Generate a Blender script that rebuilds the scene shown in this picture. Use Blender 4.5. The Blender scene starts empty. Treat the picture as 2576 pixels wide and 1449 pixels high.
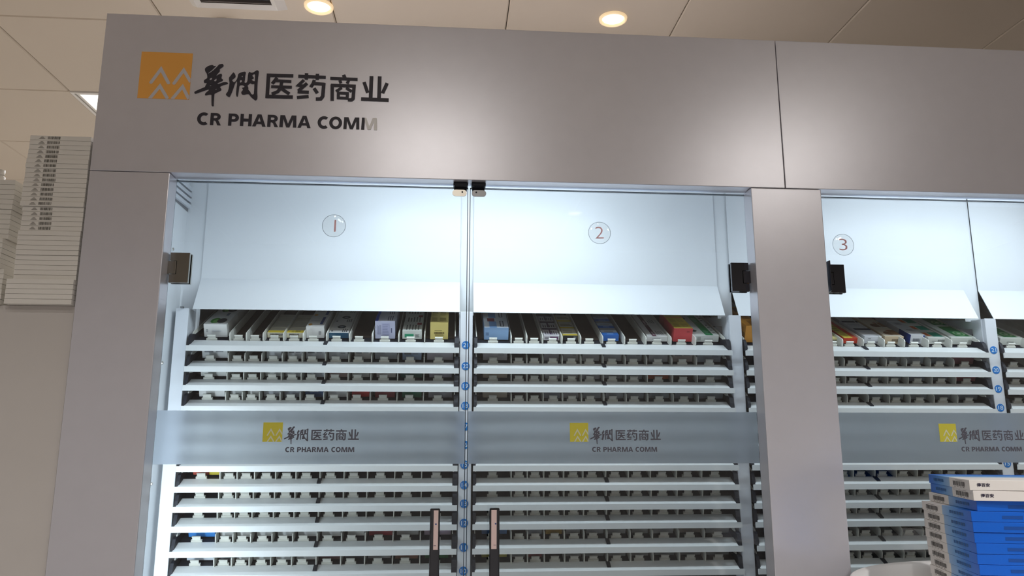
import bpy, bmesh, math, random
from mathutils import Vector, Matrix, Euler
random.seed(7)
S = bpy.context.scene
COL = S.collection
R = math.radians

# ------------------------------------------------------------------ camera, world, exposure
cam_d = bpy.data.cameras.new('camera'); cam = bpy.data.objects.new('camera', cam_d); COL.objects.link(cam)
cam_d.sensor_width = 36.0
cam_d.lens = 1958.72 / 2576 * 36.0
cam_d.clip_start = 0.02
cam.location = (0.0, -1.6, 1.55)
cam.rotation_euler = (R(90 + 11.1737), 0.0, R(-4.5016))
S.camera = cam
S.view_settings.view_transform = 'Standard'
S.view_settings.look = 'None'
S.view_settings.exposure = 0.0
S.view_settings.gamma = 1.0
S.view_settings.use_curve_mapping = False
w = bpy.data.worlds.new('world'); S.world = w; w.use_nodes = True
w.node_tree.nodes['Background'].inputs[0].default_value = (0.9, 0.95, 1.0, 1)
w.node_tree.nodes['Background'].inputs[1].default_value = 0.02
S.cycles.max_bounces = 8
S.cycles.diffuse_bounces = 4
S.cycles.glossy_bounces = 3
S.cycles.transparent_max_bounces = 16
S.cycles.sample_clamp_indirect = 4.0

# light levels, watts
W_STRIP = 1.85        # cool strip lights inside the cabinets, per unit
W_TOP = 2.6          # second strip higher up, under the interior ceiling
W_SIDE = 4.0         # upright strip behind the left stile
W_DOWN = 25.0        # warm recessed downlights
W_PANEL = 34.0       # square ceiling panels

def area(name, loc, rot, sx, sy, watts, col, spread=180):
    d = bpy.data.lights.new(name, 'AREA'); d.shape = 'RECTANGLE'; d.size = sx; d.size_y = sy
    d.energy = watts; d.color = col; d.spread = R(spread)
    o = bpy.data.objects.new(name, d); o.location = loc; o.rotation_euler = rot; COL.objects.link(o)
    return o
COOL = (0.80, 0.92, 1.0); WARM = (1.0, 0.975, 0.955)
# interior strips (the visible tubes are built with the cabinets)
area('strip_light', (0.05, 0.0605, 2.1235), (R(6), 0, 0), 1.05, 0.012, W_STRIP, COOL)
area('strip_light', (1.44, 0.0605, 2.1235), (R(6), 0, 0), 1.05, 0.012, W_STRIP, COOL)
area('strip_light', (0.10, 0.083, 2.228), (R(28), 0, 0), 0.70, 0.02, W_TOP, COOL)
area('strip_light', (1.44, 0.083, 2.228), (R(28), 0, 0), 0.80, 0.02, W_TOP, COOL)
area('side_strip_light', (-0.655, 0.0565, 1.0), (R(90), 0, R(-12)), 0.016, 1.25, W_SIDE, COOL)
DOWN = [(-0.474, 0.9), (0.558, 0.9), (-0.474, -1.45), (0.558, -1.45), (1.59, -1.45), (-1.506, -1.45), (0.8, -3.2)]
for (x, y) in DOWN:
    d = bpy.data.lights.new('downlight_lamp', 'SPOT'); d.energy = W_DOWN * (0.9 if y < -2 else 1.1 if y > 0 else 4.8 if x > 1.5 else 1.9 if x < -1.5 else 1.25 if x < -0.4 else 1.0); d.color = WARM
    d.spot_size = R(118); d.spot_blend = 0.6; d.shadow_soft_size = 0.035
    o = bpy.data.objects.new('downlight_lamp', d); o.location = (x, y, 3.018); COL.objects.link(o)
PANELS = [(-1.3488, 1.9638, 1.8), (-0.1238, -2.0175, 0.22), (1.7137, -2.0175, 0.22)]
PANELS = [(x, 1.35725 - 0.6125 * round((1.35725 - y) / 0.6125), k) for x, y, k in PANELS]
for (x, y, k) in PANELS:
    area('panel_lamp', (x, y, 3.012), (0, 0, 0), 0.52, 0.52, W_PANEL * k, (1.0, 0.95, 0.88))

# ------------------------------------------------------------------ materials
def mat(name, rgb, rough=0.5, metal=0.0, coat=0.0, noise=0.0, nscale=40, emit=None, estr=1.0, spec=0.5, bump=0.0, bscale=200):
    m = bpy.data.materials.get(name)
    if m: return m
    m = bpy.data.materials.new(name); m.use_nodes = True
    nt = m.node_tree; b = nt.nodes['Principled BSDF']
    b.inputs['Base Color'].default_value = (*rgb, 1); b.inputs['Roughness'].default_value = rough
    b.inputs['Metallic'].default_value = metal; b.inputs['Coat Weight'].default_value = coat
    b.inputs['Specular IOR Level'].default_value = spec
    if noise > 0:
        tc = nt.nodes.new('ShaderNodeTexCoord'); n = nt.nodes.new('ShaderNodeTexNoise'); n.inputs['Scale'].default_value = nscale
        n.inputs['Detail'].default_value = 4
        mx = nt.nodes.new('ShaderNodeMix'); mx.data_type = 'RGBA'
        mx.inputs[6].default_value = (*[c * (1 - noise) for c in rgb], 1); mx.inputs[7].default_value = (*[min(1, c * (1 + noise)) for c in rgb], 1)
        nt.links.new(tc.outputs['Object'], n.inputs['Vector']); nt.links.new(n.outputs['Fac'], mx.inputs[0]); nt.links.new(mx.outputs[2], b.inputs['Base Color'])
    if bump > 0:
        tc = nt.nodes.new('ShaderNodeTexCoord'); n = nt.nodes.new('ShaderNodeTexNoise'); n.inputs['Scale'].default_value = bscale
        bp = nt.nodes.new('ShaderNodeBump'); bp.inputs['Strength'].default_value = bump; bp.inputs['Distance'].default_value = 0.001
        nt.links.new(tc.outputs['Object'], n.inputs['Vector']); nt.links.new(n.outputs['Fac'], bp.inputs['Height']); nt.links.new(bp.outputs['Normal'], b.inputs['Normal'])
    if emit:
        b.inputs['Emission Color'].default_value = (*emit, 1); b.inputs['Emission Strength'].default_value = estr
    return m
def hexc(h):
    def f(v):
        v /= 255.0
        return v / 12.92 if v <= 0.04045 else ((v + 0.055) / 1.055) ** 2.4
    return tuple(f(int(h[i:i + 2], 16)) for i in (0, 2, 4))
def pm(h, rough=0.5):                      # printed card colour
    return mat('print_' + h, hexc(h), rough)

M = {}
M['silver'] = mat('silver_paint', (0.79, 0.78, 0.845), 0.31, metal=0.5, noise=0.03, nscale=25, bump=0.05, bscale=700)
M['white'] = mat('white_powder_coat', (0.80, 0.83, 0.86), 0.35, noise=0.015, nscale=8)
M['lip'] = mat('white_shelf_plastic', (0.70, 0.72, 0.72), 0.38)
M['post'] = mat('post_paint', (0.70, 0.73, 0.78), 0.45, noise=0.03, nscale=30)
M['cream'] = mat('cream_plastic', (0.72, 0.72, 0.66), 0.4)
M['black'] = mat('black_plastic', (0.014, 0.016, 0.024), 0.5, spec=0.25)
M['floor_dark'] = mat('channel_brown', (0.075, 0.052, 0.042), 0.55, noise=0.15, nscale=60)
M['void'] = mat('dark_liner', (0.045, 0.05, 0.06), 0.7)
M['chrome'] = mat('black_chrome', (0.095, 0.097, 0.11), 0.07, metal=1.0)
M['warm_chrome'] = mat('chrome_warm_reflection', (0.30, 0.28, 0.245), 0.22, metal=1.0)  # black chrome mirror with a warm brown reflection put into its colour
M['steel'] = mat('satin_steel', (0.62, 0.58, 0.52), 0.3, metal=0.9)
M['dark_steel'] = mat('dark_satin_steel', (0.28, 0.28, 0.29), 0.32, metal=0.9)
M['ink'] = mat('charcoal_vinyl', (0.032, 0.028, 0.042), 0.45)
M['orange'] = mat('orange_vinyl', hexc('FFB858'), 0.5)
M['yellow'] = mat('yellow_film', hexc('D8CF48'), 0.5)
M['pale_film'] = mat('pale_film', hexc('DDE0C4'), 0.5)
M['inkfilm'] = mat('grey_ink_film', hexc('5A5863'), 0.5)
M['foil'] = mat('peeled_silver_letter', (0.86, 0.85, 0.84), 0.4, metal=0.15)
M['blue_dot'] = mat('blue_sticker', hexc('0F74C4'), 0.4)
M['digit'] = mat('white_digit', (0.75, 0.85, 0.95), 0.4)
M['red_digit'] = mat('red_digit', hexc('F08684'), 0.4)
M['tile'] = mat('ceiling_tile_metal', (0.64, 0.55, 0.44), 0.42, noise=0.02, nscale=3)
M['joint'] = mat('ceiling_joint', (0.12, 0.10, 0.09), 0.7)
M['led'] = mat('cool_led', (0.9, 0.95, 1), 0.5, emit=(0.85, 0.94, 1.0), estr=1.6)
M['glow'] = mat('warm_lamp_face', (1, 0.95, 0.8), 0.5, emit=(1.0, 0.90, 0.62), estr=2.2)
M['ring'] = mat('lamp_ring', (0.8, 0.66, 0.48), 0.3, emit=(1.0, 0.72, 0.38), estr=0.55)
M['panel_glow'] = mat('panel_diffuser', (1, 1, 0.95), 0.5, emit=(1.0, 0.97, 0.88), estr=2.2)
M['frame_white'] = mat('frame_white', (0.84, 0.81, 0.76), 0.4)
M['wall'] = mat('wall_paint', (0.80, 0.785, 0.78), 0.7, noise=0.02, nscale=4)
M['floor'] = mat('floor_tile', (0.45, 0.43, 0.425), 0.35, noise=0.06, nscale=5)
M['tub'] = mat('white_tub_plastic', (0.84, 0.82, 0.81), 0.38)

def glass_mat(name, tint, gloss):
    m = bpy.data.materials.new(name); m.use_nodes = True; nt = m.node_tree
    for n in list(nt.nodes): nt.nodes.remove(n)
    o = nt.nodes.new('ShaderNodeOutputMaterial'); t = nt.nodes.new('ShaderNodeBsdfTransparent'); t.inputs[0].default_value = (*tint, 1)
    g = nt.nodes.new('ShaderNodeBsdfGlossy'); g.inputs['Roughness'].default_value = 0.01
    f = nt.nodes.new('ShaderNodeFresnel'); f.inputs['IOR'].default_value = 1.5
    mu = nt.nodes.new('ShaderNodeMath'); mu.operation = 'MULTIPLY'; mu.inputs[1].default_value = gloss
    x = nt.nodes.new('ShaderNodeMixShader')
    nt.links.new(f.outputs[0], mu.inputs[0]); nt.links.new(mu.outputs[0], x.inputs[0]); nt.links.new(t.outputs[0], x.inputs[1]); nt.links.new(g.outputs[0], x.inputs[2]); nt.links.new(x.outputs[0], o.inputs[0])
    return m
M['glass'] = glass_mat('clear_glass', (0.975, 0.985, 0.985), 0.9)
M['disc'] = glass_mat('clear_acrylic', (0.93, 0.93, 0.92), 1.0)
M['rim'] = mat('grey_disc_rim', hexc('8F99A3'), 0.3)
M['glass_edge'] = mat('glass_edge', hexc('3C4A58'), 0.2)
def film_mat(name, rgb):                        # printed on clear film, lit from both sides
    m = bpy.data.materials.new(name); m.use_nodes = True; nt = m.node_tree
    for n in list(nt.nodes): nt.nodes.remove(n)
    o = nt.nodes.new('ShaderNodeOutputMaterial'); t = nt.nodes.new('ShaderNodeBsdfTranslucent'); t.inputs[0].default_value = (*rgb, 1)
    d = nt.nodes.new('ShaderNodeBsdfDiffuse'); d.inputs[0].default_value = (*rgb, 1); a = nt.nodes.new('ShaderNodeMixShader'); a.inputs[0].default_value = 0.15
    nt.links.new(t.outputs[0], a.inputs[1]); nt.links.new(d.outputs[0], a.inputs[2]); nt.links.new(a.outputs[0], o.inputs[0])
    return m
M['red_digit'] = film_mat('red_film', hexc('FFBAB2'))
def frost_mat():
    m = bpy.data.materials.new('frosted_film'); m.use_nodes = True; nt = m.node_tree
    for n in list(nt.nodes): nt.nodes.remove(n)
    o = nt.nodes.new('ShaderNodeOutputMaterial'); t = nt.nodes.new('ShaderNodeBsdfRefraction'); t.inputs['Color'].default_value = (0.93, 0.96, 1.0, 1)
    t.inputs['Roughness'].default_value = 0.42; t.inputs['IOR'].default_value = 1.25
    tr = nt.nodes.new('ShaderNodeBsdfTranslucent'); tr.inputs[0].default_value = (0.90, 0.94, 0.98, 1)
    d = nt.nodes.new('ShaderNodeBsdfDiffuse'); d.inputs[0].default_value = (0.42, 0.44, 0.46, 1)
    a = nt.nodes.new('ShaderNodeMixShader'); a.inputs[0].default_value = 0.45
    b = nt.nodes.new('ShaderNodeMixShader'); b.inputs[0].default_value = 0.22
    nt.links.new(tr.outputs[0], a.inputs[1]); nt.links.new(d.outputs[0], a.inputs[2])
    nt.links.new(t.outputs[0], b.inputs[1]); nt.links.new(a.outputs[0], b.inputs[2]); nt.links.new(b.outputs[0], o.inputs[0])
    return m
M['frost'] = frost_mat()

# ------------------------------------------------------------------ mesh helpers
class MB:
    def __init__(s): s.v = []; s.f = []; s.m = []; s.mats = []; s.sm = []
    def mi(s, m):
        m = M[m] if isinstance(m, str) else m
        if m not in s.mats: s.mats.append(m)
        return s.mats.index(m)
    def add(s, vs, fs, m, smooth=False, T=None):
        k = len(s.v); i = s.mi(m)
        s.v += [tuple(T @ Vector(p)) if T is not None else tuple(p) for p in vs]
        for f in fs: s.f.append([k + a for a in f]); s.m.append(i); s.sm.append(smooth)
        return s
    def box(s, x0, x1, y0, y1, z0, z1, m, bev=0.0, T=None):
        if bev > 0:
            bm = bmesh.new(); bmesh.ops.create_cube(bm, size=1.0)
            for v in bm.verts: v.co = ((x0 + x1) / 2 + v.co.x * (x1 - x0), (y0 + y1) / 2 + v.co.y * (y1 - y0), (z0 + z1) / 2 + v.co.z * (z1 - z0))
            bmesh.ops.bevel(bm, geom=list(bm.edges), offset=bev, segments=2, profile=0.6, affect='EDGES')
            bm.verts.index_update()
            s.add([v.co[:] for v in bm.verts], [[v.index for v in f.verts] for f in bm.faces], m, False, T); bm.free(); return s
        vs = [(x, y, z) for x in (x0, x1) for y in (y0, y1) for z in (z0, z1)]
        return s.add(vs, [(0, 1, 3, 2), (4, 6, 7, 5), (0, 4, 5, 1), (2, 3, 7, 6), (0, 2, 6, 4), (1, 5, 7, 3)], m, False, T)
    def prism(s, poly, ax, a0, a1, m, T=None):     # poly in the two other axes (order x,y,z without ax)
        n = len(poly)
        def P(p, a): return (a, p[0], p[1]) if ax == 0 else (p[0], a, p[1]) if ax == 1 else (p[0], p[1], a)
        vs = [P(p, a0) for p in poly] + [P(p, a1) for p in poly]
        fs = [list(range(n)), list(range(2 * n - 1, n - 1, -1))] + [(i, (i + 1) % n, n + (i + 1) % n, n + i) for i in range(n)]
        return s.add(vs, fs, m, False, T)
    def cyl(s, c, ax, r0, r1, a0, a1, m, n=32, cap=True, smooth=True):
        def P(a, r, t):
            u, v = r * math.cos(t), r * math.sin(t)
            return (a, c[0] + u, c[1] + v) if ax == 0 else (c[0] + u, a, c[1] + v) if ax == 1 else (c[0] + u, c[1] + v, a)
        vs = [P(a0, r0, 2 * math.pi * i / n) for i in range(n)] + [P(a1, r1, 2 * math.pi * i / n) for i in range(n)]
        s.add(vs, [(i, (i + 1) % n, n + (i + 1) % n, n + i) for i in range(n)], m, smooth)
        if cap: s.add(vs, [list(range(n)), list(range(2 * n - 1, n - 1, -1))], m)
        return s
    def lathe(s, c, prof, m, n=48):                # profile of (r, z) about a vertical axis
        k = len(prof); vs = [(c[0] + r * math.cos(2 * math.pi * i / n), c[1] + r * math.sin(2 * math.pi * i / n), z) for (r, z) in prof for i in range(n)]
        fs = [(j * n + i, j * n + (i + 1) % n, (j + 1) * n + (i + 1) % n, (j + 1) * n + i) for j in range(k - 1) for i in range(n)]
        return s.add(vs, fs, m, True)
    def quad(s, a, b, c, d, m): return s.add([a, b, c, d], [(0, 1, 2, 3)], m)
    def build(s, name, parent=None, loc=None):
        me = bpy.data.meshes.new(name)
        off = Vector((0, 0, 0))
        if parent is not None:
            q = parent
            while q is not None: off = off + q.location; q = q.parent
        if loc is not None: off = Vector(loc)
        me.from_pydata([tuple(Vector(p) - off) for p in s.v], [], s.f); 
        for m in s.mats: me.materials.append(m)
        for p, i, sm in zip(me.polygons, s.m, s.sm): p.material_index = i; p.use_smooth = sm
        me.validate(); me.update()
        bm = bmesh.new(); bm.from_mesh(me); bmesh.ops.recalc_face_normals(bm, faces=bm.faces); bm.to_mesh(me); bm.free()
        o = bpy.data.objects.new(name, me); COL.objects.link(o)
        if parent is not None: o.parent = parent
        elif loc is not None: o.location = loc
        return o

def tag(o, label=None, cat=None, group=None, kind=None):
    if label: o['label'] = label
    if cat: o['category'] = cat
    if group: o['group'] = group
    if kind: o['kind'] = kind
    return o
def empty(name, loc, label, cat, group=None):
    o = bpy.data.objects.new(name, None); o.location = loc; o.empty_display_size = 0.05; COL.objects.link(o)
    return tag(o, label, cat, group)
def kids(o): return [c for c in bpy.data.objects if c.parent == o]
def copy_thing(root, tree, loc, label, group=None):          # tree: list of (part, [sub-parts])
    r = root.copy(); COL.objects.link(r); r.location = loc; r['label'] = label
    if group: r['group'] = group
    for p, subs in tree:
        c = p.copy(); COL.objects.link(c); c.parent = r
        for q in subs:
            d = q.copy(); COL.objects.link(d); d.parent = c
    return r

def filled(loops, depth):                       # outlines with holes (x, z) -> mesh verts/faces, front at y=-depth
    c = bpy.data.curves.new('outline', 'CURVE'); c.dimensions = '2D'; c.fill_mode = 'BOTH'; c.extrude = depth / 2
    for l in loops:
        sp = c.splines.new('POLY'); sp.points.add(len(l) - 1); sp.use_cyclic_u = True
        for p, q in zip(sp.points, l): p.co = (q[0], q[1], 0, 1)
    return curve_mesh(c)
def curve_mesh(c):
    o = bpy.data.objects.new('tmp', c); COL.objects.link(o); bpy.context.view_layer.update()
    dg = bpy.context.evaluated_depsgraph_get(); me = bpy.data.meshes.new_from_object(o.evaluated_get(dg))
    vs = [(v.co.x, v.co.z, v.co.y) for v in me.vertices]; fs = [list(p.vertices) for p in me.polygons]
    bpy.data.objects.remove(o); bpy.data.meshes.remove(me); bpy.data.curves.remove(c)
    return vs, fs
_tx = {}
def text(body, x0, x1, z0, z1, y, bold=0.0, depth=0.0004):   # lettering stretched into a rectangle on the plane y
    k = (body, bold)
    if k not in _tx:
        c = bpy.data.curves.new('lettering', 'FONT'); c.body = body; c.size = 1.0; c.offset = bold; c.resolution_u = 4
        _tx[k] = curve_mesh(c)
    vs, fs = _tx[k]
    ax, bx = min(v[0] for v in vs), max(v[0] for v in vs); az, bz = min(v[2] for v in vs), max(v[2] for v in vs)
    return [(x0 + (v[0] - ax) / (bx - ax) * (x1 - x0), y, z0 + (v[2] - az) / (bz - az) * (z1 - z0)) for v in vs], fs

# ------------------------------------------------------------------ the room
def struct(name, mb): return tag(mb.build(name), kind='structure')
XL, XR, YB, YF, ZC = -3.3, 4.2, -4.2, 3.3, 3.03
struct('floor', MB().box(XL, XR, YB, YF, -0.05, 0, 'floor'))
struct('wall_back', MB().box(XL, XR, YB - 0.05, YB, 0, ZC + 0.05, 'wall'))
struct('wall_front', MB().box(XL, XR, YF, YF + 0.05, 0, ZC + 0.05, 'wall'))
struct('wall_left', MB().box(XL - 0.05, XL, YB, YF, 0, ZC + 0.05, 'wall'))
struct('wall_right', MB().box(XR, XR + 0.05, YB, YF, 0, ZC + 0.05, 'wall'))
TS = 0.6125
cb = MB()
holes = [(round((px - 0.30625 + 1.655) / TS), round((py - 0.30625 - 1.051) / TS)) for px, py, _ in PANELS]
cb.box(XL, XR, YB, YF, ZC + 0.045, ZC + 0.06, 'joint')
for i in range(-3, 10):
    for j in range(-9, 4):
        if (i, j) in holes: continue
        x0 = max(XL, -1.655 + i * TS + 0.0015); x1 = min(XR, -1.655 + (i + 1) * TS - 0.0015)
        y0 = max(YB, 1.051 + j * TS + 0.0015); y1 = min(YF, 1.051 + (j + 1) * TS - 0.0015)
        if x1 - x0 < 0.02 or y1 - y0 < 0.02: continue
        b = 0.004
        cb.add([(x0, y0, ZC + 0.045), (x1, y0, ZC + 0.045), (x1, y1, ZC + 0.045), (x0, y1, ZC + 0.045), (x0, y0, ZC + b), (x1, y0, ZC + b), (x1, y1, ZC + b), (x0, y1, ZC + b),
                (x0 + b, y0 + b, ZC), (x1 - b, y0 + b, ZC), (x1 - b, y1 - b, ZC), (x0 + b, y1 - b, ZC)],
               [(8, 9, 10, 11), (4, 5, 9, 8), (5, 6, 10, 9), (6, 7, 11, 10), (7, 4, 8, 11), (0, 1, 5, 4), (1, 2, 6, 5), (2, 3, 7, 6), (3, 0, 4, 7)], 'tile')
struct('ceiling', cb)

# ceiling lights
names = {(-0.474, 0.9): 'round warm downlight in the ceiling just left of a tile joint, above the wall logo', (0.558, 0.9): 'round warm downlight in the middle of a ceiling tile, the more central one'}
def downlight(x, y):
    lab = names.get((x, y), 'round warm recessed ceiling downlight outside the view of the cabinet header')
    t = empty('ceiling_downlight', (x, y, ZC), lab, 'ceiling light', 'round ceiling downlights')
    MB().lathe((x, y), [(0.050, ZC), (0.049, ZC - 0.006), (0.045, ZC - 0.009), (0.042, ZC - 0.008), (0.040, ZC - 0.002), (0.0385, ZC - 0.001)], 'ring').build('trim_ring', t)
    MB().lathe((x, y), [(0.0385, ZC - 0.001), (0.030, ZC - 0.003), (0.001, ZC - 0.004)], 'glow').build('lamp_face', t)
for p in [(-0.474, 0.9), (0.558, 0.9)]: downlight(*p)
for p in DOWN:
    if p not in names: downlight(*p)
for k, (x, y, _) in enumerate(PANELS):
    t = empty('ceiling_light_panel', (x, y, ZC), 'square white ceiling light panel glowing behind the left end of the header' if k == 0 else 'square white ceiling light panel over the shop floor facing the cabinets', 'ceiling light', 'square light panels')
    h = TS / 2 - 0.002; f = MB()
    for (a, b2) in ((h, h - 0.012), (h - 0.016, h - 0.028)):
        z0 = ZC - 0.004 if a == h else ZC
        f.box(x - a, x + a, y - a, y - b2, z0, ZC + 0.03, 'frame_white'); f.box(x - a, x + a, y + b2, y + a, z0, ZC + 0.03, 'frame_white')
        f.box(x - a, x - b2, y - b2, y + b2, z0, ZC + 0.03, 'frame_white'); f.box(x + b2, x + a, y - b2, y + b2, z0, ZC + 0.03, 'frame_white')
    f.build('frame', t)
    MB().box(x - h + 0.02, x + h - 0.02, y - h + 0.02, y + h - 0.02, ZC + 0.012, ZC + 0.02, 'panel_glow').build('diffuser', t)
t = empty('air_vent', (-0.7475, 0.77, ZC), 'square white air vent with dark grille set in the ceiling', 'vent')
f = MB(); cx, cy = -0.7475, 0.77
o_, i_ = 0.162, 0.135
for a, b2, za, zb in ((o_, i_, ZC, ZC - 0.022), (i_, 0.118, ZC - 0.022, ZC - 0.012)):
    V = lambda r, z: [(cx - r, cy - r, z), (cx + r, cy - r, z), (cx + r, cy + r, z), (cx - r, cy + r, z)]
    f.add(V(a, za) + V(b2, zb), [(0, 1, 5, 4), (1, 2, 6, 5), (2, 3, 7, 6), (3, 0, 4, 7)], 'frame_white')
f.build('frame', t)
g = MB().box(cx - 0.118, cx + 0.118, cy - 0.118, cy + 0.118, ZC - 0.004, ZC - 0.002, 'void')
for k in range(9): g.box(cx - 0.118, cx + 0.118, cy - 0.112 + k * 0.027, cy - 0.106 + k * 0.027, ZC - 0.014, ZC - 0.004, 'joint')
g.build('grille', t)
t = empty('smoke_detector', (-0.83, 1.06, ZC), 'low round ceiling fitting peeking over the header above the orange emblem', 'smoke detector')
MB().lathe((-0.83, 1.06), [(0.055, ZC), (0.054, ZC - 0.012), (0.045, ZC - 0.022), (0.02, ZC - 0.026), (0.0005, ZC - 0.026)], 'tile').build('housing', t)
MB().lathe((-0.83, 1.06), [(0.0555, ZC - 0.001), (0.058, ZC - 0.004), (0.0555, ZC - 0.006)], 'joint').build('base_ring', t)

# ------------------------------------------------------------------ lettering data (unit: one emblem side, origin at the emblem's top left)
HUA=[[(1597,-206),(1615,-217),(1624,-240),(1612,-268),(1582,-293),(1553,-321),(1557,-344),(1556,-371),(1534,-403),(1505,-439),(1497,-459),(1507,-466),(1530,-447),(1556,-426),(1587,-418),(1599,-424),(1606,-451),(1601,-490),(1598,-513),(1609,-528),(1631,-543),(1634,-554),(1623,-574),(1589,-595),(1555,-612),(1532,-628),(1529,-642),(1547,-645),(1584,-631),(1618,-614),(1653,-601),(1691,-598),(1723,-605),(1738,-618),(1735,-632),(1712,-644),(1677,-654),(1644,-666),(1610,-685),(1584,-705),(1591,-719),(1611,-745),(1617,-771),(1603,-787),(1563,-811),(1523,-834),(1489,-856),(1486,-887),(1487,-964),(1487,-1041),(1491,-1117),(1477,-1129),(1460,-1124),(1448,-1107),(1442,-1042),(1436,-966),(1431,-889),(1421,-879),(1393,-878),(1359,-888),(1325,-900),(1306,-894),(1304,-875),(1311,-852),(1333,-825),(1359,-800),(1377,-780),(1371,-773),(1351,-774),(1316,-785),(1263,-808),(1195,-837),(1121,-871),(1103,-868),(1093,-849),(1096,-829),(1123,-809),(1190,-772),(1257,-738),(1291,-719),(1299,-691),(1314,-656),(1323,-632),(1305,-628),(1270,-630),(1263,-612),(1260,-588),(1269,-568),(1292,-549),(1315,-532),(1323,-508),(1317,-470),(1309,-439),(1292,-409),(1272,-379),(1263,-348),(1263,-321),(1280,-296),(1313,-268),(1354,-247),(1395,-235),(1417,-241),(1432,-260),(1453,-257),(1474,-255),(1461,-274),(1435,-306),(1403,-346),(1371,-379),(1338,-407),(1326,-423),(1339,-427),(1379,-398),(1432,-349),(1463,-312),(1496,-273),(1522,-233),(1541,-216),(1569,-211)],[(1416,-517),(1420,-528),(1411,-552),(1391,-567),(1373,-565),(1369,-550),(1378,-525),(1398,-516)],[(1504,-528),(1508,-555),(1503,-579),(1484,-589),(1462,-584),(1458,-573),(1474,-549),(1490,-532)],[(1410,-638),(1396,-637),(1393,-646),(1404,-651)],[(1409,-672),(1415,-683),(1401,-697),(1384,-699),(1381,-690),(1392,-677)],[(1526,-748),(1525,-762),(1508,-776),(1497,-770),(1499,-756),(1515,-746)]]
RUN=[[(1827,-379),(1857,-410),(1872,-448),(1875,-479),(1860,-499),(1837,-523),(1814,-544),(1811,-552),(1826,-574),(1845,-593),(1856,-597),(1876,-579),(1899,-544),(1910,-509),(1917,-470),(1922,-423),(1934,-403),(1968,-381),(2009,-365),(2052,-356),(2066,-363),(2073,-382),(2069,-417),(2065,-456),(2065,-510),(2061,-557),(2056,-588),(2071,-599),(2088,-599),(2105,-586),(2114,-555),(2116,-508),(2117,-447),(2121,-400),(2136,-353),(2151,-363),(2180,-375),(2215,-369),(2249,-344),(2282,-319),(2308,-318),(2328,-344),(2326,-391),(2320,-470),(2318,-548),(2317,-625),(2320,-741),(2325,-826),(2334,-887),(2332,-941),(2312,-969),(2295,-972),(2251,-940),(2206,-900),(2168,-851),(2146,-839),(2104,-845),(2063,-858),(2028,-853),(2010,-826),(2010,-799),(2029,-771),(2040,-751),(2030,-733),(2017,-714),(2032,-705),(2056,-697),(2066,-685),(2054,-666),(2029,-653),(1993,-651),(1969,-661),(1962,-685),(1960,-732),(1957,-794),(1950,-856),(1946,-898),(1933,-906),(1920,-895),(1910,-856),(1908,-795),(1910,-718),(1916,-641),(1911,-579),(1903,-564),(1885,-595),(1867,-650),(1851,-720),(1828,-806),(1802,-884),(1783,-919),(1765,-912),(1725,-886),(1712,-868),(1714,-849),(1744,-801),(1757,-739),(1763,-670),(1765,-608),(1754,-562),(1748,-523),(1750,-495),(1770,-464),(1795,-424)],[(1994,-447),(2019,-450),(2018,-470),(2008,-483),(1995,-467)],[(1978,-538),(2004,-544),(2008,-568),(1996,-591),(1979,-600),(1968,-592),(1965,-565),(1969,-545)],[(2204,-432),(2224,-407),(2249,-402),(2258,-433),(2258,-495),(2260,-550),(2249,-559),(2220,-548),(2192,-522),(2217,-511),(2237,-496),(2235,-480),(2218,-462)],[(2180,-603),(2203,-622),(2227,-622),(2255,-615),(2259,-705),(2258,-828),(2249,-844),(2224,-846),(2202,-826),(2185,-789),(2162,-763),(2142,-744),(2144,-709),(2136,-682),(2122,-662),(2140,-636),(2159,-614)]]
STK=[([(2492,-417),(3018,-410)],75),([(2524,-381),(2525,-913)],72),([(2492,-875),(3034,-874)],75),([(2698,-462),(2609,-600)],67),([(2653,-529),(2985,-536)],62),([(2590,-662),(3001,-660)],62),([(2795,-531),(2784,-672),(2728,-765),(2613,-823)],67),([(2799,-695),(2875,-752),(2960,-805)],67),([(3116,-416),(3669,-418)],67),([(3280,-346),(3281,-482)],70),([(3498,-347),(3500,-479)],70),([(3235,-494),(3127,-614),(3242,-625)],62),([(3301,-562),(3133,-738)],67),([(3121,-755),(3346,-757)],67),([(3114,-879),(3346,-846)],67),([(3442,-484),(3421,-562),(3376,-644)],67),([(3417,-560),(3649,-570)],67),([(3636,-542),(3626,-833),(3588,-893),(3491,-899)],72),([(3444,-666),(3516,-770)],70),([(4023,-351),(4053,-418)],72),([(3759,-437),(4310,-438)],65),([(3953,-474),(3977,-537)],62),([(4131,-472),(4103,-538)],62),([(3777,-587),(4280,-590)],67),([(3805,-572),(3818,-925)],70),([(4246,-580),(4236,-859),(4206,-889),(4130,-892)],70),([(4000,-633),(3887,-717)],55),([(4089,-634),(4200,-710)],60),([(3911,-750),(4147,-753)],60),([(3935,-750),(3939,-885)],62),([(3924,-856),(4139,-858)],60),([(4118,-752),(4116,-869)],62),([(4588,-356),(4588,-871)],77),([(4755,-355),(4757,-877)],77),([(4443,-493),(4523,-722)],70),([(4911,-498),(4824,-721)],70),([(4396,-866),(4954,-867)],75)]
CHV=[([(238,-660),(407,-366),(576,-659)],65),([(685,-662),(850,-372),(1007,-624)],65),([(240,-1010),(417,-733),(585,-997)],65),([(672,-1004),(856,-730),(998,-987)],65)]
WORDS={'CR':[(1206,-1538),(1644,-1264)],'PHARMA':[(1803,-1523),(3402,-1231)],'COM':[(3551,-1545),(4379,-1260)],'M':[(4427,-1521),(4743,-1262)]}
[(1187,-1275),(1221,-1533),(1803,-1523),(1792,-1270),(3159,-1525),(4360,-1519),(4384,-1269)]

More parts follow.
